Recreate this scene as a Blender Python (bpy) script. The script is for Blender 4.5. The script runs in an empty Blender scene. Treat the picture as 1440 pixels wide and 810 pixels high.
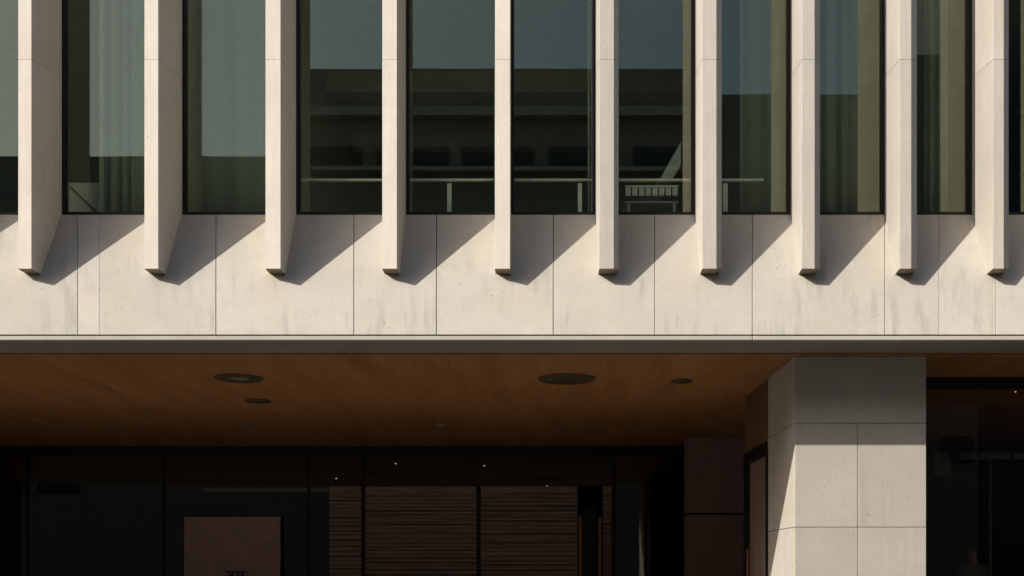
import bpy, bmesh, math, random
from mathutils import Vector, Matrix
random.seed(7)
S = bpy.context.scene
COL = S.collection
F, VX, VY, EYE = 1500.0, 750.0, 800.0, 1.6       # lens in pixels, vanishing point, eye height

def X(px, Y): return (px - VX) * Y / F
def Z(py, Y): return EYE + (VY - py) * Y / F

# ------------------------------------------------------------------ materials
def new_mat(name):
    m = bpy.data.materials.new(name); m.use_nodes = True
    nt = m.node_tree; b = nt.nodes['Principled BSDF']
    return m, nt, b
def N(nt, t, **kw):
    n = nt.nodes.new(t)
    for k, v in kw.items():
        if k.startswith('i_'): n.inputs[k[2:].replace('_', ' ')].default_value = v
        else: setattr(n, k, v)
    return n
def mixc(nt, fac, a, b, mode='MIX'):
    n = nt.nodes.new('ShaderNodeMix'); n.data_type = 'RGBA'; n.blend_type = mode
    for s, v in ((0, fac), (6, a), (7, b)):
        if hasattr(v, 'is_output') or hasattr(v, 'links'): nt.links.new(v, n.inputs[s])
        else: n.inputs[s].default_value = v if s == 0 else (*v, 1)
    return n.outputs[2]
def ramp(nt, val, a, b, lo=0.0, hi=1.0):
    r = nt.nodes.new('ShaderNodeMapRange'); r.inputs[1].default_value = a; r.inputs[2].default_value = b
    r.inputs[3].default_value = lo; r.inputs[4].default_value = hi; r.clamp = True
    nt.links.new(val, r.inputs[0]); return r.outputs[0]
USE_ATTR = [False]
def coords(nt, scale, rnd=True):
    tc = nt.nodes.new('ShaderNodeTexCoord'); mp = nt.nodes.new('ShaderNodeMapping')
    mp.inputs['Scale'].default_value = scale
    if rnd:
        oi = nt.nodes.new('ShaderNodeObjectInfo')
        mu = N(nt, 'ShaderNodeMath', operation='MULTIPLY'); mu.inputs[1].default_value = 37.0
        nt.links.new(oi.outputs['Random'], mu.inputs[0])
        cx = nt.nodes.new('ShaderNodeCombineXYZ'); nt.links.new(mu.outputs[0], cx.inputs[0]); nt.links.new(mu.outputs[0], cx.inputs[2])
        nt.links.new(cx.outputs[0], mp.inputs['Location'])
    if USE_ATTR[0]:
        at = nt.nodes.new('ShaderNodeAttribute'); at.attribute_name = 'grain'; nt.links.new(at.outputs['Vector'], mp.inputs['Vector'])
    else: nt.links.new(tc.outputs['Object'], mp.inputs['Vector'])
    return mp.outputs[0]
def noise(nt, vec, scale, detail=4, rough=.55):
    n = N(nt, 'ShaderNodeTexNoise'); n.inputs['Scale'].default_value = scale
    n.inputs['Detail'].default_value = detail; n.inputs['Roughness'].default_value = rough
    nt.links.new(vec, n.inputs['Vector']); return n.outputs[0]

def concrete(name, base, stain=.5, streak=.5, pits=.6, warm=(.52, .42, .29), vary=.10, ys=1.0):
    m, nt, b = new_mat(name); L = nt.links
    v = coords(nt, (1, 1, 1)); vs = coords(nt, (9, 9 * ys, .42)); vf = coords(nt, (70, 70 * ys, 1.6))
    cl = noise(nt, v, 1.3, 5, .6)
    dark = tuple(c * .74 for c in base); lite = tuple(min(1, c * 1.07) for c in base)
    c = mixc(nt, ramp(nt, cl, .32, .68), tuple(k * .95 for k in base), lite)
    c = mixc(nt, ramp(nt, noise(nt, v, 2.3, 3), .52, .75, 0, .45), c, warm, 'MULTIPLY') if False else c
    wm = noise(nt, coords(nt, (1.1, 1.1, .8)), 1.0, 3)
    c = mixc(nt, ramp(nt, wm, .50, .72, 0, .34), c, warm)
    st = noise(nt, vs, 1.0, 4, .6)
    big = noise(nt, v, .9, 2)
    mm = N(nt, 'ShaderNodeMath', operation='MULTIPLY'); L.new(ramp(nt, st, .50, .66), mm.inputs[0]); L.new(ramp(nt, big, .42, .62), mm.inputs[1])
    m2 = N(nt, 'ShaderNodeMath', operation='MULTIPLY'); L.new(mm.outputs[0], m2.inputs[0]); m2.inputs[1].default_value = stain
    c = mixc(nt, m2.outputs[0], c, dark)
    fine = noise(nt, vf, 1.0, 3, .6)
    c = mixc(nt, ramp(nt, fine, .40, .72, 0, .30 * streak), c, tuple(k * .62 for k in base))
    gr = noise(nt, v, 60, 3, .7)
    c = mixc(nt, ramp(nt, gr, .35, .7, 0, .16), c, tuple(k * .7 for k in base))
    # pits and air holes
    vo = N(nt, 'ShaderNodeTexVoronoi'); vo.inputs['Scale'].default_value = 16; L.new(coords(nt, (1, 1, .8)), vo.inputs['Vector'])
    pn = noise(nt, v, 5, 2)
    rr = N(nt, 'ShaderNodeMath', operation='MULTIPLY'); L.new(ramp(nt, pn, .52, .70), rr.inputs[0]); rr.inputs[1].default_value = .22
    lt = N(nt, 'ShaderNodeMath', operation='LESS_THAN'); L.new(vo.outputs['Distance'], lt.inputs[0]); L.new(rr.outputs[0], lt.inputs[1])
    pm = N(nt, 'ShaderNodeMath', operation='MULTIPLY'); L.new(lt.outputs[0], pm.inputs[0]); pm.inputs[1].default_value = pits
    c = mixc(nt, pm.outputs[0], c, tuple(k * .60 for k in base))
    v3 = N(nt, 'ShaderNodeTexVoronoi'); v3.inputs['Scale'].default_value = 42; L.new(v, v3.inputs['Vector'])
    r3 = N(nt, 'ShaderNodeMath', operation='MULTIPLY'); L.new(ramp(nt, noise(nt, v, 3.1, 3), .45, .72), r3.inputs[0]); r3.inputs[1].default_value = .26
    l3 = N(nt, 'ShaderNodeMath', operation='LESS_THAN'); L.new(v3.outputs['Distance'], l3.inputs[0]); L.new(r3.outputs[0], l3.inputs[1])
    p3 = N(nt, 'ShaderNodeMath', operation='MULTIPLY'); L.new(l3.outputs[0], p3.inputs[0]); p3.inputs[1].default_value = pits * .8
    c = mixc(nt, p3.outputs[0], c, tuple(k * .6 for k in base))
    c = mixc(nt, ramp(nt, noise(nt, v, 7, 5, .65), .46, .64, 0, .22), c, tuple(k * .80 for k in base))
    # rounded tone patches per piece
    oi = nt.nodes.new('ShaderNodeObjectInfo')
    hs = nt.nodes.new('ShaderNodeHueSaturation'); L.new(ramp(nt, oi.outputs['Random'], 0, 1, 1 - vary, 1 + vary * .4), hs.inputs['Value'])
    L.new(c, hs.inputs['Color']); L.new(hs.outputs[0], b.inputs['Base Color'])
    b.inputs['Roughness'].default_value = .86; b.inputs['Specular IOR Level'].default_value = .25
    bp = N(nt, 'ShaderNodeBump'); bp.inputs['Strength'].default_value = .35; bp.inputs['Distance'].default_value = .004
    ad = N(nt, 'ShaderNodeMath', operation='SUBTRACT'); L.new(gr, ad.inputs[0]); L.new(lt.outputs[0], ad.inputs[1])
    a2 = N(nt, 'ShaderNodeMath', operation='ADD'); L.new(ad.outputs[0], a2.inputs[0]); L.new(fine, a2.inputs[1])
    L.new(a2.outputs[0], bp.inputs['Height']); L.new(bp.outputs[0], b.inputs['Normal'])
    return m

def plain(name, col, rough=.6, metal=0, var=.12, scale=6, spec=.4, bump=0):
    m, nt, b = new_mat(name)
    v = coords(nt, (1, 1, 1)); n = noise(nt, v, scale, 4)
    c = mixc(nt, ramp(nt, n, .3, .7), tuple(k * (1 - var) for k in col), tuple(min(1, k * (1 + var)) for k in col))
    nt.links.new(c, b.inputs['Base Color']); b.inputs['Metallic'].default_value = metal
    nt.links.new(ramp(nt, n, .3, .7, rough * .85, min(1, rough * 1.15)), b.inputs['Roughness'])
    b.inputs['Specular IOR Level'].default_value = spec
    if bump:
        bp = N(nt, 'ShaderNodeBump'); bp.inputs['Strength'].default_value = bump; bp.inputs['Distance'].default_value = .003
        nt.links.new(n, bp.inputs['Height']); nt.links.new(bp.outputs[0], b.inputs['Normal'])
    return m

def wood(name, a, b_, scale=(2.2, .25, 2), rough=.45):
    m, nt, b = new_mat(name)
    v = coords(nt, scale, False)
    n1 = noise(nt, v, 1.4, 6, .65); n2 = noise(nt, coords(nt, (28, 1.2, 10), False), 1.0, 3)
    c = mixc(nt, ramp(nt, n1, .3, .7), a, b_)
    c = mixc(nt, ramp(nt, n2, .4, .75, 0, .35), c, tuple(k * .5 for k in a))
    nt.links.new(c, b.inputs['Base Color']); b.inputs['Roughness'].default_value = rough
    b.inputs['Specular IOR Level'].default_value = .3
    return m

def glass(name, trans, refl, base=.07, rough=0.0):
    m = bpy.data.materials.new(name); m.use_nodes = True; nt = m.node_tree; nt.nodes.clear(); L = nt.links
    out = nt.nodes.new('ShaderNodeOutputMaterial'); mx = nt.nodes.new('ShaderNodeMixShader')
    tr = nt.nodes.new('ShaderNodeBsdfTransparent'); tr.inputs[0].default_value = (*trans, 1)
    gl = nt.nodes.new('ShaderNodeBsdfGlossy'); gl.inputs['Color'].default_value = (*refl, 1); gl.inputs['Roughness'].default_value = rough
    lw = nt.nodes.new('ShaderNodeLayerWeight'); lw.inputs[0].default_value = .5
    pw = N(nt, 'ShaderNodeMath', operation='POWER'); L.new(lw.outputs['Facing'], pw.inputs[0]); pw.inputs[1].default_value = 4
    r = ramp(nt, pw.outputs[0], 0, 1, base, 1)
    # roller-wave waviness of the panes
    bp = N(nt, 'ShaderNodeBump'); bp.inputs['Strength'].default_value = .25; bp.inputs['Distance'].default_value = .002
    L.new(noise(nt, coords(nt, (.8, .8, .5)), 1.2, 1), bp.inputs['Height']); L.new(bp.outputs[0], gl.inputs['Normal'])
    L.new(r, mx.inputs[0]); L.new(tr.outputs[0], mx.inputs[1]); L.new(gl.outputs[0], mx.inputs[2]); L.new(mx.outputs[0], out.inputs[0])
    return m

def emit(name, col, s):
    m, nt, b = new_mat(name); b.inputs['Emission Color'].default_value = (*col, 1); b.inputs['Emission Strength'].default_value = s
    b.inputs['Base Color'].default_value = (*col, 1); return m

M = {}
M['fin'] = concrete('fin_concrete', (.52, .482, .427), .30, 1.0, .6, (.50, .43, .33), .05)
USE_ATTR[0] = True
M['panel'] = concrete('panel_concrete', (.462, .434, .379), .85, .35, .8, (.50, .41, .29), .06, 1)
USE_ATTR[0] = False
M['stone'] = concrete('column_stone', (.49, .456, .40), .45, .6, .7, (.45, .39, .29), .04)
M['trim'] = concrete('trim_concrete', (.55, .515, .455), .2, .2, .3, (.5, .42, .31), .04)
M['under_shade'] = concrete('painted_underside_shade', (.20, .165, .115), .5, .3, .3, (.2, .15, .09), .05)  # darkened concrete tone, paints the shade on the fin undersides
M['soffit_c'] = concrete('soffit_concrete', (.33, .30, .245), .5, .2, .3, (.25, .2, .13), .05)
M['wood'] = wood('soffit_timber', (.33, .145, .05), (.52, .255, .10))
M['louvre'] = wood('louvre_timber', (.19, .14, .11), (.46, .36, .28), (.6, 2, 9))
M['bronze'] = plain('bronze_pull', (.30, .13, .06), .4, .3)
M['frame'] = plain('black_frame', (.010, .010, .010), .45, 0, .2, 6, .3)
M['gap'] = plain('joint_shadow_gap', (.03, .027, .022), .9, 0, .1, 6, .1)
M['glass'] = glass('tinted_glass', (.91, .945, .89), (.86, .93, .71), .083)
M['glass_dark'] = glass('lobby_glass', (.80, .76, .70), (.88, .90, .82), .045)
M['int_wall'] = plain('interior_wall', (.24, .22, .185), .8)
M['int_ceiling'] = plain('interior_ceiling', (.34, .33, .28), .85)
M['int_beam'] = plain('interior_beam', (.42, .38, .30), .8)
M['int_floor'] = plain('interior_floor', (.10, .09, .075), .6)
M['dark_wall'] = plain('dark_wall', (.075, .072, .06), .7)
M['brown_stone'] = plain('brown_stone', (.23, .17, .14), .7, 0, .1, 3, .3, .2)
M['head'] = plain('head_panel', (.14, .085, .045), .7)
M['white_metal'] = plain('white_painted_metal', (.86, .88, .84), .4)
M['grey_metal'] = plain('grey_metal', (.50, .48, .45), .45)
M['curtain'] = plain('sheer_curtain', (.23, .25, .21), .9, 0, .08, 20, .1)
M['pale_post'] = plain('pale_post', (.34, .38, .30), .6)
M['dim_metal'] = plain('dim_metal', (.20, .20, .22), .6)
M['board'] = plain('brown_board', (.52, .40, .30), .7, 0, .12, 3)
M['board_line'] = plain('sign_lettering', (.42, .38, .34), .6)
M['plate'] = plain('sign_plate', (.06, .055, .05), .6)
M['dark_trim'] = plain('dark_fitting', (.085, .06, .032), .6)
M['pale_trim'] = plain('pale_fitting', (.24, .20, .13), .5)
M['lamp'] = emit('lamp_lit', (1, .78, .55), .7)
M['shirt'] = plain('grey_cloth', (.22, .22, .24), .9, 0, .1, 30)
M['trouser'] = plain('dark_cloth', (.03, .03, .035), .9)
M['skin'] = plain('skin', (.42, .25, .17), .55, 0, .06)
M['hair'] = plain('dark_hair', (.012, .009, .007), .6)
M['op_wall'] = plain('far_facade', (.24, .225, .19), .85, 0, .1, .7)
M['op_ledge'] = plain('far_ledge', (.5, .46, .40), .8)
M['op_win'] = plain('far_glazing', (.035, .04, .05), .35, 0, .1, 1, .3)
M['paving'] = None
M['porch'] = plain('porch_paving', (.56, .51, .43), .8)

def paving():
    m, nt, b = new_mat('street_paving')
    br = N(nt, 'ShaderNodeTexBrick'); br.offset = .5
    br.inputs['Color1'].default_value = (.066, .062, .056, 1); br.inputs['Color2'].default_value = (.055, .052, .047, 1)
    br.inputs['Mortar'].default_value = (.12, .11, .10, 1); br.inputs['Scale'].default_value = 1.0; br.inputs['Mortar Size'].default_value = .01
    nt.links.new(coords(nt, (1, 1, 1), False), br.inputs['Vector']); nt.links.new(br.outputs[0], b.inputs['Base Color'])
    b.inputs['Roughness'].default_value = .85; return m
M['paving'] = paving()
M['asphalt'] = plain('asphalt', (.055, .055, .055), .9, 0, .2, 9)

# ------------------------------------------------------------------ geometry helpers
def link(name, bm, mat, parent=None, bevel=0, smooth=False):
    bmesh.ops.recalc_face_normals(bm, faces=bm.faces)
    me = bpy.data.meshes.new(name); bm.to_mesh(me); bm.free()
    me.materials.append(mat)
    o = bpy.data.objects.new(name, me); COL.objects.link(o)
    if parent: o.parent = parent
    if bevel:
        md = o.modifiers.new('bevel', 'BEVEL'); md.width = bevel; md.segments = 2; md.limit_method = 'ANGLE'
    if smooth:
        for p in me.polygons: p.use_smooth = True
    return o
def bbox(bm, x0, x1, y0, y1, z0, z1):
    vs = [bm.verts.new((x, y, z)) for z in (z0, z1) for x, y in ((x0, y0), (x1, y0), (x1, y1), (x0, y1))]
    for f in ((0, 3, 2, 1), (4, 5, 6, 7), (0, 1, 5, 4), (1, 2, 6, 5), (2, 3, 7, 6), (3, 0, 4, 7)):
        bm.faces.new([vs[i] for i in f])
def box(name, x0, x1, y0, y1, z0, z1, mat, parent=None, bevel=0):
    bm = bmesh.new(); bbox(bm, x0, x1, y0, y1, z0, z1); return link(name, bm, mat, parent, bevel)
def prism(bm, bot, top):
    b = [bm.verts.new(p) for p in bot]; t = [bm.verts.new(p) for p in top]; n = len(b)
    bm.faces.new(b[::-1]); bm.faces.new(t)
    for i in range(n): bm.faces.new((b[i], b[(i + 1) % n], t[(i + 1) % n], t[i]))
def cyl(bm, c, r, h, seg=40, r2=None):
    res = bmesh.ops.create_cone(bm, cap_ends=True, segments=seg, radius1=r, radius2=r if r2 is None else r2, depth=h)
    bmesh.ops.translate(bm, verts=res['verts'], vec=c)
def ring(bm, c, ro, ri, h, seg=48):
    vs = []
    for k in range(seg):
        a = 2 * math.pi * k / seg; ca, sa = math.cos(a), math.sin(a)
        vs.append([bm.verts.new((c[0] + r * ca, c[1] + r * sa, c[2] + z)) for r, z in ((ro, 0), (ro * .97, -h), (ri, -h), (ri, 0))])
    for k in range(seg):
        p, q = vs[k], vs[(k + 1) % seg]
        for j in range(4): bm.faces.new((p[j], p[(j + 1) % 4], q[(j + 1) % 4], q[j]))
def empty(name, loc=(0, 0, 0), label=None, cat=None, group=None, kind=None):
    o = bpy.data.objects.new(name, None); COL.objects.link(o); o.location = loc
    tag(o, label, cat, group, kind); return o
def tag(o, label=None, cat=None, group=None, kind=None):
    if label: o['label'] = label
    if cat: o['category'] = cat
    if group: o['group'] = group
    if kind: o['kind'] = kind
    return o

# ------------------------------------------------------------------ key planes (metres from the camera)
YF, YW, YE = 12.50, 13.27, 12.23        # fin fronts, window plane, lower edge of the sloped spandrel
YS = 12.215                             # front of the soffit lip
ZS = Z(478, YS)                         # underside height of the building above the entrance
ZT, ZB = Z(302, YW), Z(470.3, YE)
ZTOP = 12.2
XL, XR = -15.5, 12.5

B = empty('office_building', (0, 14, 0), 'pale concrete office building with angled vertical fins over a recessed entrance', 'building')
def P(o):                                # parent to the building and keep world coordinates
    o.parent = B; o.matrix_parent_inverse = Matrix.Translation((0, -14, 0)); return o
def wbox(name, *a, **k): return P(box(name, *a, **k))

# --- fins: front-left px, front-right px, chamfer px, back-left px and back-right px (both at the window plane)
def par(px): return px + (VX - px) * .058
fins = [(-352, -333, 0, None, 12), (-166, -147, 0, None, 8), (25.5, 44.3, 0, 66, 86), (203, 222.6, 0, 234, 255.5), (373.3, 394.6, 0, 395, 416),
        (537.5, 558.2, 0, 549, 570.5), (696, 717.5, 0, 699, 718.5), (842.5, 863.3, 6.6, 837.5, 860), (987.3, 1007.5, 7.4, 977.5, 1000),
        (1127.5, 1145.6, 7.4, 1112, 1134), (1265, 1281.4, 8, 1244.5, 1266), (1396.3, 1411.6, 6.8, 1367.5, 1388), (1524, 1538, 6, 1497, 1515),
        (1648, 1661, 6, 1616, 1633)]
ZF = Z(378, YF)
backs = []
for i, (fl, fr, ch, bl, br) in enumerate(fins):
    if bl is None: bl = par(fl) + 1; br = par(fr)
    dl = .014 if ch else .082
    yl = YF + dl
    yb = YW + .10
    pts = [(X(fl, yl), yl), (X(fr, YF), YF)]
    if ch: pts.append((X(fr + ch, YF + .055), YF + .055))
    xr, xl = X(br, YW), X(bl, YW)
    backs.append((xl, xr))
    xr_ = X(fr, YF) + (xr - X(fr, YF)) * (yb - YF) / (YW - YF)
    xl_ = X(fl, yl) + (xl - X(fl, yl)) * (yb - yl) / (YW - yl)
    if ch: xr_ = X(fr + ch, YF + .055) + (xr - X(fr + ch, YF + .055)) * 1.1
    pts += [(xr_, yb), (xl_, yb)]
    fin = empty('fin', (pts[0][0], YF, ZF)); P(fin)
    off = fin.location
    zj = lambda y: Z(84, YF) + .19 * (y - YF) if y > YF + .2 else Z(84, y)
    gap = .0016
    zb = lambda j, y: Z(378, y) if j < 2 + (1 if ch else 0) else ZF
    def local(p): return (p[0] - off[0], p[1] - off[1], p[2] - off[2])
    bm = bmesh.new(); prism(bm, [local((x, y, zb(j, y))) for j, (x, y) in enumerate(pts)], [local((x, y, zj(y) - gap)) for x, y in pts])
    link('lower_length', bm, M['fin'], fin, .005)
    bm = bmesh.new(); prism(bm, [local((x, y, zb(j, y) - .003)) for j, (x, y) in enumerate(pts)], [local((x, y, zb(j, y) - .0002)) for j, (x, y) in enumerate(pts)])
    link('painted_shade_cap', bm, M['under_shade'], fin)  # thin added cap under the fin, shade put into its dark colour
    bm = bmesh.new(); prism(bm, [local((x, y, zj(y) + gap)) for x, y in pts], [local((x, y, ZTOP)) for x, y in pts])
    link('upper_length', bm, M['fin'], fin, .005)
    cx = sum(p[0] for p in pts) / len(pts); cy = sum(p[1] for p in pts) / len(pts)
    inn = [(cx + (x - cx) * .975, cy + (y - cy) * .994) for x, y in pts]
    bm = bmesh.new(); prism(bm, [local((x, y, zj(y) - .05)) for x, y in inn], [local((x, y, zj(y) + .05)) for x, y in inn])
    link('mortar_joint', bm, M['soffit_c'], fin)

# --- sloped spandrel panels
joints = [-1180, -980, -780, -590, -400, -240, -75, 109, 139.5, 303.6, 497.5, 613.7, 778, 920.5, 1058, 1244.3, 1320.6, 1400.5, 1560, 1760, 1960, 2160]
thin = {109: .8, 139.5: .3, 1320.6: .55, 1400.5: .55, 920.5: .8}
for a, b_ in zip(joints, joints[1:]):
    ga, gb = .0042 * thin.get(a, 1), .0042 * thin.get(b_, 1)
    fr = [(X(a, YE) + ga, YE, ZB), (X(b_, YE) - gb, YE, ZB), (X(b_, YW) - gb, YW, ZT), (X(a, YW) + ga, YW, ZT)]
    bk = [(x, y + .09, z) for x, y, z in fr]
    bm = bmesh.new(); prism(bm, fr, bk); po = P(link('spandrel_panel', bm, M['panel'], None, .003))
    at = po.data.attributes.new('grain', 'FLOAT_VECTOR', 'POINT')    # panel-wise grain direction, down each panel
    for vi, vv in enumerate(po.data.vertices): at.data[vi].vector = (vv.co.x * 12.7 / vv.co.y, (vv.co.y - 12) * .2, vv.co.z * 1.17)
bm = bmesh.new(); prism(bm, [(XL - 3, YE + .10, ZS + .08), (XR + 6, YE + .10, ZS + .08), (XR + 6, YW + .098, ZT - .004), (XL - 3, YW + .098, ZT - .004)],
                        [(XL - 3, YW + .1, ZS + .08), (XR + 6, YW + .1, ZS + .08), (XR + 6, YW + .135, ZT - .01), (XL - 3, YW + .135, ZT - .01)])
P(link('spandrel_backing', bm, M['gap']))
# lit lip below the panels and the concrete band of the soffit
for a, b_ in zip([-1000, 1058.6], [1058, 2200]):
    wbox('edge_trim', X(a, YS) + .003, X(b_, YS) - .003, YS, YS + .075, ZS, Z(472.4, YS), M['trim'], bevel=.004)
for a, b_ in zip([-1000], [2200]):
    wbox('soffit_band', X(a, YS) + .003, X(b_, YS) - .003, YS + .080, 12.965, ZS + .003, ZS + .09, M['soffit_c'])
wbox('soffit_backing', XL - 3, XR + 6, YS + .2, 13.2, ZS + .095, ZS + .16, M['gap'])

# --- upper windows
for k in range(len(fins) - 1):
    x0 = backs[k][1]; x1 = backs[k + 1][0]
    if x1 - x0 < .2: x1 = x0 + .4
    w = empty('window', ((x0 + x1) / 2, YW, ZT)); P(w)
    o = w.location
    bm = bmesh.new(); fw = .034
    a, b2 = x0 + .004 - o[0], x1 - .004 - o[0]; zt = ZTOP - o[2]
    bbox(bm, a, a + fw, .012, .13, .004, zt); bbox(bm, b2 - fw, b2, .012, .13, .004, zt)
    bbox(bm, a + fw, b2 - fw, .012, .13, .004, .042); bbox(bm, a + fw, b2 - fw, .012, .13, zt - .05, zt)
    link('window_frame', bm, M['frame'], w, .002)
    bm = bmesh.new(); bbox(bm, a + fw, b2 - fw, .05, .062, .042, zt - .05); link('pane', bm, M['glass'], w)
wbox('roof_parapet', XL - 3, XR + 6, YW + .02, YW + .4, ZTOP + .004, ZTOP + 1.0, M['panel'])
for x0, x1 in ((XL - 3, backs[0][0] - .01), (backs[-1][1] + .01, XR + 6)):
    wbox('wall', x0, x1, YW + .02, YW + .2, ZT + .004, ZTOP, M['panel'])

# --- upper interior
ZFL = 5.80
wbox('floor_slab', XL - 3, XR + 6, YW + .14, 22, ZFL - .25, ZFL, M['int_floor'])
wbox('ceiling_slab', XL - 3, XR + 6, YW + .42, 22, 9.35, 9.6, M['int_ceiling'])
wbox('interior_wall', XL - 3, XR + 6, 22.01, 22.2, ZFL, 9.6, M['int_wall'])
for x in (XL - 2.9, XR + 5.8): wbox('interior_wall', x, x + .1, YW + .45, 22, ZFL, 9.34, M['int_wall'])
for y0, d in ((16.6, .35), (19.0, .5)):
    wbox('ceiling_beam', X(400, 17), X(1000, 17), y0, y0 + d, 9.02, 9.349, M['int_beam'])
for px in (395, 1100): 
    x = X(px, 13.8); wbox('partition_wall', x - .05, x + .05, 14.15, 22, ZFL, 9.349, M['int_wall'])
# slim pale posts seen behind the glass  (px left, px right, Y)
for a, b2, y in ((139, 145.5, 13.62), (826.3, 830, 13.62)):
    wbox('interior_post', X(a, y), X(b2, y), y, y + .06, ZFL + .002, 9.348, M['pale_post'], bevel=.004)

# sheer curtains hanging behind some panes
def curtain(px0, px1, y, label, amp=.035, folds=9, mat='curtain'):
    x0, x1 = X(px0, y), X(px1, y); bm = bmesh.new(); n = 90; rows = []
    rnd = random.Random(int(px0))
    ph = [rnd.uniform(.6, 1.5) for _ in range(folds + 2)]
    for i in range(n + 1):
        t = i / n; s = t * folds
        dy = amp * (math.sin(2 * math.pi * s + .6 * math.sin(3 * s)) * ph[int(s)] * .7 + .3 * math.sin(5.3 * s))
        rows.append([bm.verts.new((x0 + (x1 - x0) * t, y + dy * (1 + .2 * (z < 7)), z)) for z in (ZFL + .03, 7.0, 8.4, 9.3)])
    for i in range(n):
        for j in range(3): bm.faces.new((rows[i][j], rows[i + 1][j], rows[i + 1][j + 1], rows[i][j + 1]))
    o = link('curtain', bm, M[mat], None, 0, True)
    md = o.modifiers.new('thickness', 'SOLIDIFY'); md.thickness = .006
    tag(o, label, 'curtain', 'curtains behind the upper windows'); return o
curtain(148, 222, 13.64, 'pale curtain with soft folds above the low grey ramp', .045, 5)
curtain(262, 380, 13.64, 'flat pale curtain filling the whole window beside the handrail bay', .02, 3)
curtain(1040, 1084, 13.72, 'narrow dull curtain in the pane where the handrail ends', .02, 2)
curtain(1150, 1206, 13.62, 'pale curtain left of two posts in the third pane from the right', .04, 3)
curtain(1300, 1333, 13.62, 'narrow pale curtain in the pane second from the right', .04, 3)

# handrail, slatted bench, brace, ramp behind the glass
hr = empty('handrail', (0, 13.46, ZFL), 'thin white handrail on short posts running behind the middle upper windows', 'handrail')
yh = 13.46
def hbox(n, x0, x1, y0, y1, z0, z1, m): return link_local(n, x0, x1, y0 - 13.46, y1 - 13.46, z0 - ZFL, z1 - ZFL, m, hr)
def link_local(n, x0, x1, y0, y1, z0, z1, m, par_):
    bm = bmesh.new(); bbox(bm, x0, x1, y0, y1, z0, z1); return link(n, bm, m, par_, .004)
hbox('rail', X(405, yh), X(1074, yh), yh, yh + .05, Z(254.2, yh), Z(251.0, yh), M['white_metal'])
for a, b2, top in ((628.5, 634.8, 257.5), (812.5, 818.5, 257.5), (1016.5, 1023.5, 257.5), (470, 474, 257)):
    if a == 470: continue
    hbox('post', X(a, yh), X(b2, yh), yh + .002, yh + .045, ZFL + .001, Z(257.5, yh), M['white_metal'])
bn = empty('slatted_bench', (X(917, 13.7), 13.7, ZFL), 'low white slatted bench back behind the glass below the handrail', 'bench')
bl = lambda n, x0, x1, y0, y1, z0, z1, m: link_local(n, x0 - bn.location[0], x1 - bn.location[0], y0 - 13.7, y1 - 13.7, z0 - ZFL, z1 - ZFL, m, bn)
xa, xb = X(879, 13.7), X(954.5, 13.7)
bl('top_rail', xa, xb, 13.7, 13.73, Z(263, 13.7), Z(260.4, 13.7), M['white_metal'])
nsl = 8
for k in range(nsl):
    w_ = (xb - xa) / nsl
    bl('slat', xa + k * w_ + .006, xa + (k + 1) * w_ - .012, 13.703, 13.725, Z(275, 13.7), Z(263.3, 13.7), M['white_metal'])
bl('seat', xa, xb, 13.74, 14.15, Z(284, 13.7), Z(281, 13.7), M['grey_metal'])
for x in (xa + .03, xb - .07):
    for y in (13.75, 14.1): bl('leg', x, x + .04, y, y + .04, ZFL + .001, Z(284.2, 13.7), M['grey_metal'])
yb_ = 14.3
bm = bmesh.new()
q = [(928, 252), (945, 252), (957.5, 231), (957.5, 199.5)]
prism(bm, [(X(a, yb_), yb_, Z(b2, yb_)) for a, b2 in q], [(X(a, yb_), yb_ + .12, Z(b2, yb_)) for a, b2 in q])
fr_ = link('stair_flight', bm, M['white_metal']); tag(fr_, 'pale slanting stair flight side rising behind the handrail and slim post', 'stair')
box_ = bmesh.new(); q = [(870, 320), (905, 320), (945, 252.3), (928, 252.3)]
prism(box_, [(X(a, yb_), yb_ + .005, Z(b2, yb_)) for a, b2 in q], [(X(a, yb_), yb_ + .115, Z(b2, yb_)) for a, b2 in q])
link('stair_foot', box_, M['dark_wall'], fr_)
yr = 13.75
rp = empty('ramp', (X(120, yr), yr, ZFL), 'low grey ramp side panel with a slanting rail, behind the leftmost full window pane', 'ramp')
def poly(name, pts, y0, y1, mat, parent):
    bm = bmesh.new(); o = parent.location
    prism(bm, [(X(a, yr) - o[0], y0 - o[1], Z(b2, yr) - o[2]) for a, b2 in pts], [(X(a, yr) - o[0], y1 - o[1], Z(b2, yr) - o[2]) for a, b2 in pts])
    return link(name, bm, mat, parent)
poly('side_panel', [(94, 257), (142, 257), (152, 268), (156, 272), (156, 308), (94, 308)], yr, yr + .05, M['grey_metal'], rp)
poly('side_rail', [(97, 263), (101, 263), (137, 297), (132, 297)], yr - .03, yr - .004, M['dark_trim'], rp)

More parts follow.
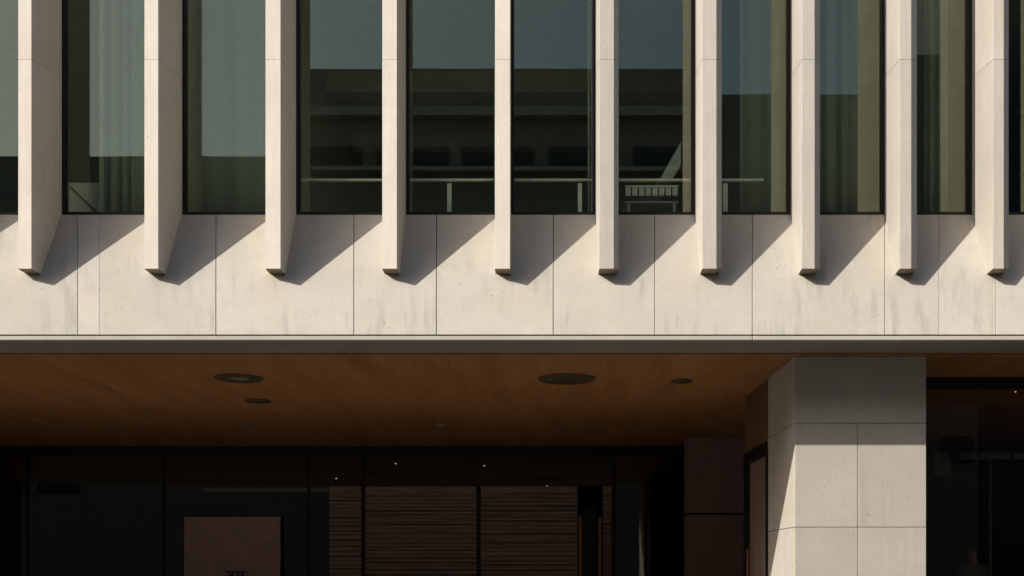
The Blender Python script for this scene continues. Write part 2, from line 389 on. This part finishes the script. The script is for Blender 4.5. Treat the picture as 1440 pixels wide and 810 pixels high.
# ------------------------------------------------------------------ ground level
YC, XC0, XC1, YCB = 13.14, X(1118, 13.14), X(1302.3, 13.14), 14.65
col = empty('column', (XC0, YC, 0)); P(col)
def cbox(name, x0, x1, y0, y1, z0, z1, m, bev=.003):
    bm = bmesh.new(); bbox(bm, x0 - XC0, x1 - XC0, y0 - YC, y1 - YC, z0, z1); return link(name, bm, m, col, bev)
zr = [ZS - .004, Z(595, YC), Z(741.3, YC), .46 + .1, .0]
g = .0035
xm = X(1206, YC)
for r in range(4):
    z1, z0 = zr[r] - (g if r else 0), zr[r + 1] + g
    spans = [(XC0, XC1)] if r == 0 else [(XC0, xm - g), (xm + g, XC1)]
    for a, b2 in spans: cbox('cladding_panel', a, b2, YC, YC + .04, z0, z1, M['stone'])
    ym = YC + .75
    for a, b2 in (((YC + .042, YCB),) if r == 0 else ((YC + .042, YCB),)):
        cbox('cladding_panel', XC0 + .001, XC0 + .04, a, b2, z0, z1, M['stone'])
        cbox('cladding_panel', XC1 - .04, XC1 - .001, a, b2, z0, z1, M['stone'])
cbox('core', XC0 + .05, XC1 - .05, YC + .05, YCB, .001, ZS - .01, M['gap'], 0)

YG = 22.76                       # entrance glazing plane
# timber soffit boards: one lined ceiling
P(box('timber_soffit', XL - .6, XR + 6, 13.03, 31.5, ZS, ZS + .06, M['wood']))
# side wall with dark framed door behind the column
ZD = Z(620, 14.65)
wbox('side_wall_head', XC0 + .012, XC0 + .17, YCB + .004, 16.3, ZD + .004, ZS - .003, M['head'])
sd = empty('side_door', (XC0, 14.7, 0)); P(sd)
def sbox(n, x0, x1, y0, y1, z0, z1, m, p=sd): bm = bmesh.new(); bbox(bm, x0 - XC0, x1 - XC0, y0 - 14.7, y1 - 14.7, z0, z1); return link(n, bm, m, p, .003)
bm = bmesh.new()
for y0, y1 in ((YCB + .004, YCB + .12), (16.18, 16.3)): bbox(bm, -.01, .16, y0 - 14.7, y1 - 14.7, .152, ZD)
bbox(bm, -.01, .16, YCB + .12 - 14.7, 16.18 - 14.7, ZD - .16, ZD)
link('door_frame', bm, M['frame'], sd, .003)
sbox('door_leaf', XC0 + .06, XC0 + .10, YCB + .125, 16.175, .155, ZD - .165, M['brown_stone'])
sbox('door_handle', XC0 - .03, XC0 + .0, 15.95, 15.98, 1.1, 1.9, M['bronze'])
# brown stone pier at the end of the entrance
YP = 21.2
xp0, xp1 = X(967, YP), 4.45
zj1 = Z(722.5, YP)
wbox('stone_pier', xp0, xp1, YP, YP + .5, .152, zj1 - .022, M['brown_stone'], bevel=.004)
wbox('stone_pier', xp0, xp1, YP, YP + .5, zj1 + .022, ZS - .003, M['brown_stone'], bevel=.004)
wbox('pier_joint', xp0 + .02, xp1, YP + .03, YP + .45, zj1 - .021, zj1 + .021, M['gap'])
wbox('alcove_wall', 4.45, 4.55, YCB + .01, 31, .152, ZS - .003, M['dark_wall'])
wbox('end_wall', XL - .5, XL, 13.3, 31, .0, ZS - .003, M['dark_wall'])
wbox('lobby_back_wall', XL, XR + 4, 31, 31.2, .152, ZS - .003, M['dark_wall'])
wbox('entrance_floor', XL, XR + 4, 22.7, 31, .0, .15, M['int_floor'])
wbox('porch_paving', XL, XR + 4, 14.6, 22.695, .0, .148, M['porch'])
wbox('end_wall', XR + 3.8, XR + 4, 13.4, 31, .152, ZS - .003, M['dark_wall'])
XG1 = X(967, YG) + .12
# entrance glazing
def gz(name, a, b2, yt, yb2, mat, y0=YG, d=.08, parent=None, zb=None, bev=.003):
    z0 = Z(yb2, YG) if zb is None else zb
    o = box(name, X(a, YG), X(b2, YG), y0, y0 + d, z0, Z(yt, YG), mat, None, bev)
    return P(o)
wbox('glazing_head', XL, XG1, YG, YG + .2, Z(640, YG), ZS - .003, M['frame'])
sf = empty('entrance_glazing', (0, YG, 0)); P(sf)
def sfx(n, a, b2, zt, zb, mat, dy=0, d=.08): bm = bmesh.new(); bbox(bm, X(a, YG), X(b2, YG), dy, dy + d, zb, zt); return link(n, bm, mat, sf, .003)
ztop = Z(640, YG) - .003
for a, b2 in ((-260, -254), (-110, -104), (36, 39), (228, 231), (432, 435), (508, 513), (860, 866), (961, 967)):
    sfx('mullion', a, b2, ztop, .152, M['frame'])
sfx('mullion', 670.5, 675.5, Z(691, YG) - .003, .152, M['frame'])
panes = [(-280, -260), (-254, -110), (-104, 36), (39, 228), (231, 432), (435, 508), (866, 961)]
for a, b2 in panes: sfx('pane', a + .1, b2 - .1, ztop, .154, M['glass_dark'], .03, .012)
sfx('pane', 513.1, 859.9, ztop, Z(683, YG), M['glass_dark'], .03, .012)
# pale and timber rails of the inner screen
wbox('screen_rail', X(286, 23.4), X(432, 23.4), 23.4, 23.45, Z(691.5, 23.4), Z(685.8, 23.4), M['grey_metal'])
wbox('screen_rail', X(434.5, 23.4), X(498, 23.4), 23.4, 23.45, Z(691.5, 23.4), Z(685.8, 23.4), M['grey_metal'])
# louvred doors
def louvre_door(a, b2, handles, topmat='louvre', label=None):
    x0, x1 = X(a, YG), X(b2, YG); zt = Z(684, YG); y = YG + .02
    d = empty('louvred_door', ((x0 + x1) / 2, y, .152)); P(d); ox = d.location[0]
    bm = bmesh.new(); bbox(bm, x0 - ox, x1 - ox, -.015, .05, Z(692, YG) - .152, zt - .152)
    link('top_rail', bm, M[topmat], d, .003)
    bm = bmesh.new(); z = .10; k = 0; zt2 = Z(692, YG) - .152 - .03; rnd = random.Random(int(a))
    while z < zt2:
        t = rnd.uniform(.040, .085); dy = rnd.uniform(-.004, .004)
        prism(bm, [(x0 - ox, dy, z), (x1 - ox, dy, z), (x1 - ox, dy + .03, z + .02), (x0 - ox, dy + .03, z + .02)],
                  [(x0 - ox, dy, z + t), (x1 - ox, dy, z + t), (x1 - ox, dy + .03, z + .02 + t), (x0 - ox, dy + .03, z + .02 + t)])
        z += t + rnd.choice((.010, .016, .022, .034)); k += 1
    link('louvre', bm, M['louvre'], d)
    bm = bmesh.new(); bbox(bm, x0 - ox, x1 - ox, .04, .06, .0, zt2 + .03); link('backing', bm, M['dark_wall'], d)
    for hx0, hx1, ht, mt in handles:
        bm = bmesh.new(); bbox(bm, X(hx0, YG - .1) - ox, X(hx1, YG - .1) - ox, -.10, -.06, .75, Z(ht, YG - .1) - .152)
        for zz in (.9, Z(ht, YG - .1) - .35): bbox(bm, X(hx0, YG - .1) - ox + .01, X(hx1, YG - .1) - ox - .01, -.06, 0, zz, zz + .03)
        link('door_handle', bm, M[mt], d, .004)
    return d
louvre_door(513.5, 670, [])
louvre_door(676, 812, [(814, 818.5, 725, 'bronze')])
louvre_door(848, 859.5, [(841.5, 846, 728, 'bronze')])
louvre_door(463, 507.5, [])
wbox('door_post', X(820, YG), X(839, YG), YG + .01, YG + .06, .153, Z(712, YG), M['frame'])

# notice board behind the entrance glass
nb = empty('notice_board', (X(326, 22.6), 22.6, .15), 'tall brown board standing in front of the dark entrance glass, small framed sign on it', 'board')
bm = bmesh.new(); nx = nb.location[0]
bbox(bm, X(259, 22.6) - nx, X(394, 22.6) - nx, 0, .05, 0, Z(727, 22.6) - .15); link('panel', bm, M['board'], nb, .004)
bm = bmesh.new(); xs0, xs1 = X(315.5, 22.58) - nx, X(347.5, 22.58) - nx
zs1 = Z(801.3, 22.58) - .15; zs0 = zs1 - .30
bbox(bm, xs0, xs1, -.022, -.002, zs0, zs1); pl = link('sign_plate', bm, M['plate'], nb)
bm = bmesh.new()
for a in ((xs0, xs1, zs1 - .018, zs1), (xs0, xs1, zs0, zs0 + .018), (xs0, xs0 + .018, zs0 + .018, zs1 - .018), (xs1 - .018, xs1, zs0 + .018, zs1 - .018)):
    bbox(bm, a[0], a[1], -.032, -.023, a[2], a[3])
link('sign_border', bm, M['board_line'], pl)
tx = bpy.data.curves.new('lettering_curve', 'FONT'); tx.body = 'KAU'; tx.size = .24; tx.align_x = 'CENTER'; tx.extrude = .003; tx.offset = .004
tc_ = bpy.data.objects.new('lettering_curve', tx); COL.objects.link(tc_)
bpy.context.view_layer.update()
me = bpy.data.meshes.new_from_object(tc_.evaluated_get(bpy.context.evaluated_depsgraph_get()))
bpy.data.objects.remove(tc_); bpy.data.curves.remove(tx)
me.materials.clear(); me.materials.append(M['board_line'])
to = bpy.data.objects.new('lettering', me); COL.objects.link(to); to.parent = pl
to.rotation_euler = (math.pi / 2, 0, 0); to.location = ((xs0 + xs1) / 2, -.027, zs0 + .085); to.scale = (.92, 1, 1)

# right-hand shopfront
YR = 14.58
XR1 = XR + 3.8
wbox('glazing_head', XC1 + .004, XR1, YR, YR + .15, ZS - .14, ZS - .003, M['frame'])
rf = empty('side_glazing', (XC1, YR, 0)); P(rf)
def rb(n, x0, x1, z0, z1, mat, dy=0, d=.07): bm = bmesh.new(); bbox(bm, x0 - XC1, x1 - XC1, dy, dy + d, z0, z1); return link(n, bm, mat, rf, .003)
rb('mullion', XC1 + .003, XC1 + .05, .152, ZS - .142, M['frame'])
xs = [XC1 + .05, X(1572, YR), X(1760, YR), XR1]
for a, b2 in zip(xs, xs[1:]):
    rb('pane', a + .002, b2 - .032, .153, ZS - .142, M['glass_dark'], .03, .012)
    rb('mullion', b2 - .03, b2 - .001, .152, ZS - .142, M['frame'])
# inner screen of the side room, seen faintly through the glass
YI = 17.0
scn = empty('inner_screen', (X(1392, YI), YI, .15)); P(scn)
def ib(n, a, b2, y1, y0, mat, zb=None):
    bm = bmesh.new(); bbox(bm, X(a, YI) - scn.location[0], X(b2, YI) - scn.location[0], 0, .06, (Z(y0, YI) if zb is None else zb) - .15, Z(y1, YI) - .15); return link(n, bm, mat, scn, .003)
for a, b2 in ((1350.5, 1373), (1376, 1421.5), (1424.5, 1500), (1503, 1580)): ib('rail', a, b2, 636.5, 645.8, M['dim_metal'])
ib('post', 1391, 1394.6, 647, 0, M['dim_metal'], .151)
ib('bar', 1322, 1386, 683, 685, M['dark_trim'])
ib('bar', 1406, 1500, 684, 686, M['dark_trim'])
hb = box('hanging_banner', X(1314, 16.6), X(1336.5, 16.6), 16.6, 16.63, Z(668, 16.6), Z(637, 16.6), M['dim_metal'], None, .004)
tag(hb, 'small grey hanging panel inside the dark glass right of the stone column', 'panel')

# ------------------------------------------------------------------ ceiling fittings under the timber soffit
def fitting(px, py, r, kind, label, lab_cat='ceiling light', dark='dark_trim'):
    Y = (ZS - EYE) * F / (VY - py); x = X(px, Y)
    e = empty({'light': 'ceiling_light', 'grille': 'ceiling_speaker', 'detector': 'smoke_detector', 'spot': 'spotlight'}[kind], (x, Y, ZS), label, lab_cat)
    bm = bmesh.new(); ring(bm, (0, 0, -.001), r, r * (.45 if kind == 'light' else .8), .022); link('trim_ring', bm, M[dark], e)
    bm = bmesh.new()
    if kind == 'light':
        cyl(bm, (0, 0, -.008), r * .44, .012); link('diffuser', bm, M['pale_trim'], e)
    elif kind == 'grille':
        cyl(bm, (0, 0, -.007), r * .795, .012); link('grille', bm, M['dark_trim'], e)
        bm = bmesh.new(); ring(bm, (0, 0, -.014), r * .5, r * .46, .008); link('inner_ring', bm, M['dark_trim'], e)
    else:
        cyl(bm, (0, 0, -.018), r * .6, .03, 24, r * .78); link('body', bm, M[dark], e)
        bm = bmesh.new(); cyl(bm, (0, 0, -.04), r * .25, .012, 16); link('sensor', bm, M[dark], e)
    return e
fitting(336, 531, .33, 'light', 'round recessed ceiling light with dark ring and pale centre, leftmost in the timber soffit')
fitting(797, 532, .40, 'grille', 'wide dark round grille in the timber soffit above the louvred doors', 'speaker')
fitting(363, 563, .20, 'detector', 'small dark round fitting just behind the recessed light with the pale centre', 'detector')
fitting(959, 535, .15, 'detector', 'small dark round fitting in the timber soffit left of the stone column', 'detector')
fitting(350, 595, .13, 'spot', 'tiny pale ceiling spot deepest behind the leftmost recessed light', 'spotlight', 'pale_trim')
fitting(622, 597, .13, 'spot', 'tiny pale ceiling spot near the entrance glazing, left of the wide dark grille', 'spotlight', 'pale_trim')

# lit lobby downlights far inside
for px, py, lab in ((556.5, 652, 'tiny lit lobby downlight above the left louvred door'), (681, 655, 'tiny lit lobby downlight above the post between the louvred doors'),
                    (473, 673, 'tiny lit lobby downlight just above the pale screen rail'), (769, 683.5, 'faint lit lobby downlight above the right louvred door'),
                    (1428, 551, 'tiny lit downlight in the dark glass right of the column')):
    Y = 25.0 if px < 1000 else 15.6
    x = X(px, Y); z = Z(py, Y)
    e = empty('pendant_light', (x, Y, z), lab, 'pendant light', 'lit lobby lights')
    r = .018 if px < 1000 else .012
    if py > 683: r = .010
    bm = bmesh.new(); cyl(bm, (0, 0, 0), r * 1.1, r * .9, 12); link('lamp', bm, M['lamp'], e)
    bm = bmesh.new(); cyl(bm, (0, 0, r + .03), r * 1.6, .05, 12, r * .8); link('shade', bm, M['frame'], e)
    bm = bmesh.new(); L_ = ZS - z - r - .06; cyl(bm, (0, 0, r + .056 + L_ / 2), .004, L_, 6); link('cord', bm, M['frame'], e)

# ------------------------------------------------------------------ person behind the side glass (seen from behind)
def skin_mesh(name, verts, edges, radii, mat, parent, sub=2, root=0):
    me = bpy.data.meshes.new(name); me.from_pydata(verts, edges, []); me.update()
    o = bpy.data.objects.new(name, me); COL.objects.link(o); o.parent = parent; me.materials.append(mat)
    md = o.modifiers.new('skin', 'SKIN'); md.use_smooth_shade = True
    for i, r in enumerate(radii):
        sv = me.skin_vertices[0].data[i]; sv.radius = (r, r) if not isinstance(r, tuple) else r
        sv.use_root = (i == root)
    o.modifiers.new('sub', 'SUBSURF').levels = sub; o.modifiers['sub'].render_levels = sub
    return o
YPn = 17.6
pe = empty('person', (X(1367.5, YPn), YPn, .15), 'person with dark hair and grey top standing behind the dark glass', 'person')
H = Z(762, YPn) - .15
k = H / 1.80
def sc(v): return tuple(c * k for c in v)
V = [(0, 0, .98), (0, 0, 1.15), (0, .01, 1.36), (0, .015, 1.47), (0, .02, 1.55), (0, .03, 1.66), (0, .03, 1.735)]
E = [(0, 1), (1, 2), (2, 3), (3, 4), (4, 5), (5, 6)]
R = [(.15, .11), (.135, .10), (.165, .11), (.08, .07), (.055, .055), (.078, .095), (.06, .075)]
def add(v, r, e): V.append(v); R.append(r); E.append((e, len(V) - 1)); return len(V) - 1
for s in (-1, 1):
    a = add((.165 * s, .01, 1.40), .058, 2); a = add((.215 * s, 0, 1.12), .043, a); a = add((.225 * s, .05, .88), .028, a); a = add((.225 * s, .07, .80), (.022, .04), a)
    for f in range(4):
        y = .035 + f * .022; ln = (.075, .085, .08, .062)[f]
        b1 = add((.225 * s, y + .01, .745), .0095, a); b1 = add((.222 * s, y + .012, .745 - ln * .5), .0085, b1); add((.215 * s, y + .016, .745 - ln), .0075, b1)
    b1 = add((.215 * s, .115, .79), .011, a - 0); add((.208 * s, .128, .75), .009, b1)
    h = add((.095 * s, 0, .90), .095, 0); h = add((.10 * s, .01, .50), .062, h); h = add((.105 * s, -.02, .09), .042, h); add((.11 * s, .14, .035), (.045, .03), h)
skin_mesh('body', [sc(v) for v in V], E, [tuple(c * k for c in (r if isinstance(r, tuple) else (r, r))) for r in R], M['skin'], pe)
SV = [(0, 0, .93), (0, 0, 1.15), (0, .01, 1.36), (0, .015, 1.46), (-.17, .01, 1.40), (-.215, 0, 1.15), (-.225, .04, .93), (.17, .01, 1.40), (.215, 0, 1.15), (.225, .04, .93)]
skin_mesh('shirt', [sc(v) for v in SV], [(0, 1), (1, 2), (2, 3), (2, 4), (4, 5), (5, 6), (2, 7), (7, 8), (8, 9)],
          [(.175 * k, .135 * k), (.155 * k, .12 * k), (.185 * k, .13 * k), (.10 * k, .09 * k)] + [r * k for r in (.075, .06, .045, .075, .06, .045)], M['shirt'], pe)
TV = [(0, 0, .97)] + [v for s in (-1, 1) for v in ((.097 * s, 0, .88), (.10 * s, .01, .50), (.105 * s, -.02, .10))]
skin_mesh('trousers', [sc(v) for v in TV], [(0, 1), (1, 2), (2, 3), (0, 4), (4, 5), (5, 6)], [(.165 * k, .125 * k)] + [r * k for r in (.11, .082, .068) * 2], M['trouser'], pe)
skin_mesh('hair', [sc((0, -.005, 1.62)), sc((0, .0, 1.70)), sc((0, .02, 1.755))], [(0, 1), (1, 2)], [(.075 * k, .07 * k), (.095 * k, .105 * k), (.07 * k, .085 * k)], M['hair'], pe)
for s in (-1, 1):
    bm = bmesh.new(); bmesh.ops.create_uvsphere(bm, u_segments=12, v_segments=8, radius=.5)
    bmesh.ops.scale(bm, vec=(.10 * k, .27 * k, .08 * k), verts=bm.verts); bmesh.ops.translate(bm, vec=sc((.108 * s, .055, .04)), verts=bm.verts)
    link('shoe', bm, M['frame'], pe, 0, True)

# ------------------------------------------------------------------ street, buildings across it (they show as reflections in the glass)
def sheet(name, x0, x1, y0, y1, z, mat):
    bm = bmesh.new(); vs = [bm.verts.new(p) for p in ((x0, y0, z), (x1, y0, z), (x1, y1, z), (x0, y1, z))]; bm.faces.new(vs)
    return tag(link(name, bm, mat), kind='structure')
sheet('ground', -400, 400, -400, 400, -.02, M['paving'])
sheet('road', -400, 400, -6.5, 1.5, -.012, M['asphalt'])
box_k = box('pavement', -60, 60, 1.5, 14.55, -.1, .0, M['paving']); tag(box_k, kind='structure')
YO = -11.0; kk = (YW - YO + YW) / F     # mirror distance / F
def oX(px): return (px - VX) * kk
def oZ(py): return EYE + (VY - py) * kk
def opposite(name, a, b2, ytop, label, bands=(), wins=(), d=14, mat='op_wall'):
    x0, x1 = oX(a), oX(b2); zt = oZ(ytop)
    e = empty(name, ((x0 + x1) / 2, YO, 0), label, 'building', 'buildings across the street'); ox = e.location[0]
    bm = bmesh.new(); bbox(bm, x0 - ox, x1 - ox, -d, 0, 0, zt); link('wall', bm, M[mat], e)
    for t, bt in bands:
        bm = bmesh.new(); bbox(bm, x0 - ox + .05, x1 - ox - .05, .002, .35, oZ(bt), oZ(t)); link('ledge', bm, M['op_ledge'], e)
    for t, bt in wins:
        bm = bmesh.new(); n = max(2, int((x1 - x0) / 2.6)); w = (x1 - x0) / n
        for i in range(n): bbox(bm, x0 - ox + i * w + .25, x0 - ox + (i + 1) * w - .25, .003, .06, oZ(bt), oZ(t))
        link('window_band', bm, M['op_win'], e)
    return e
floors = [(340, 300), (440, 400), (540, 500), (640, 600)]
opposite('street_building', -1300, -200, 218, 'low far left building across the street', [(232, 238)], floors)
opposite('street_building', -199, 397, 218, 'low building across the street reflected in the left windows')
opposite('street_building', 397.5, 1003, 95.5, 'mid-height building with pale ledges reflected in the middle windows', [(153, 166), (237, 243), (345, 350)], [(205, 236)] + [(300, 340), (400, 440), (520, 560)])
opposite('street_building', 1003.5, 1287, 131, 'plain building across the street reflected right of the middle', (), [(b, t) for b, t in floors])
opposite('street_building', 1287.5, 1420, 75, 'narrow tall building across the street reflected second from the right', (), floors)
opposite('street_building', 1420.5, 2400, -420, 'tallest dark building across the street on the right', (), floors, 14, 'op_win')

ph = [o for o in S.objects if o.name.startswith('street_building') and o.get('label', '').startswith('mid-height')][0]
bm = bmesh.new(); bbox(bm, oX(398) - ph.location[0], oX(1002) - ph.location[0], -9, -1.2, oZ(95.5), oZ(72)); link('penthouse', bm, M['op_ledge'], ph)

# ------------------------------------------------------------------ camera, light, render
cam = bpy.data.cameras.new('camera'); co = bpy.data.objects.new('camera', cam); COL.objects.link(co); S.camera = co
co.location = (0, 0, EYE); co.rotation_euler = (math.pi / 2, 0, 0)
cam.sensor_width = 36; cam.lens = F / 1440 * 36; cam.shift_x = -(VX - 720) / 1440; cam.shift_y = (VY - 405) / 1440
cam.clip_end = 2000; cam.clip_start = .1
to_sun = Vector((-1.54, -1.0, 1.19)).normalized()
sun = bpy.data.lights.new('sun', 'SUN'); so = bpy.data.objects.new('sun', sun); COL.objects.link(so)
sun.energy = 4.2; sun.angle = math.radians(.5); sun.color = (1, .935, .85)
so.rotation_euler = to_sun.to_track_quat('Z', 'Y').to_euler(); so.location = (-20, -15, 18)
W = bpy.data.worlds.new('World'); S.world = W; W.use_nodes = True; nt = W.node_tree
sk = nt.nodes.new('ShaderNodeTexSky'); sk.sky_type = 'NISHITA'; sk.sun_disc = False
sk.sun_elevation = math.asin(to_sun.z); sk.sun_rotation = math.atan2(to_sun.x, to_sun.y) % (2 * math.pi)
sk.air_density = 1.0; sk.dust_density = 2.6
bg = nt.nodes['Background']; bg.inputs[1].default_value = .115
nt.links.new(sk.outputs[0], bg.inputs[0])
S.render.engine = 'CYCLES'; S.cycles.use_denoising = True
S.cycles.max_bounces = 8; S.cycles.diffuse_bounces = 4; S.cycles.glossy_bounces = 3; S.cycles.transparent_max_bounces = 12
S.view_settings.view_transform = 'Standard'; S.view_settings.look = 'None'; S.view_settings.exposure = .40; S.view_settings.gamma = 1
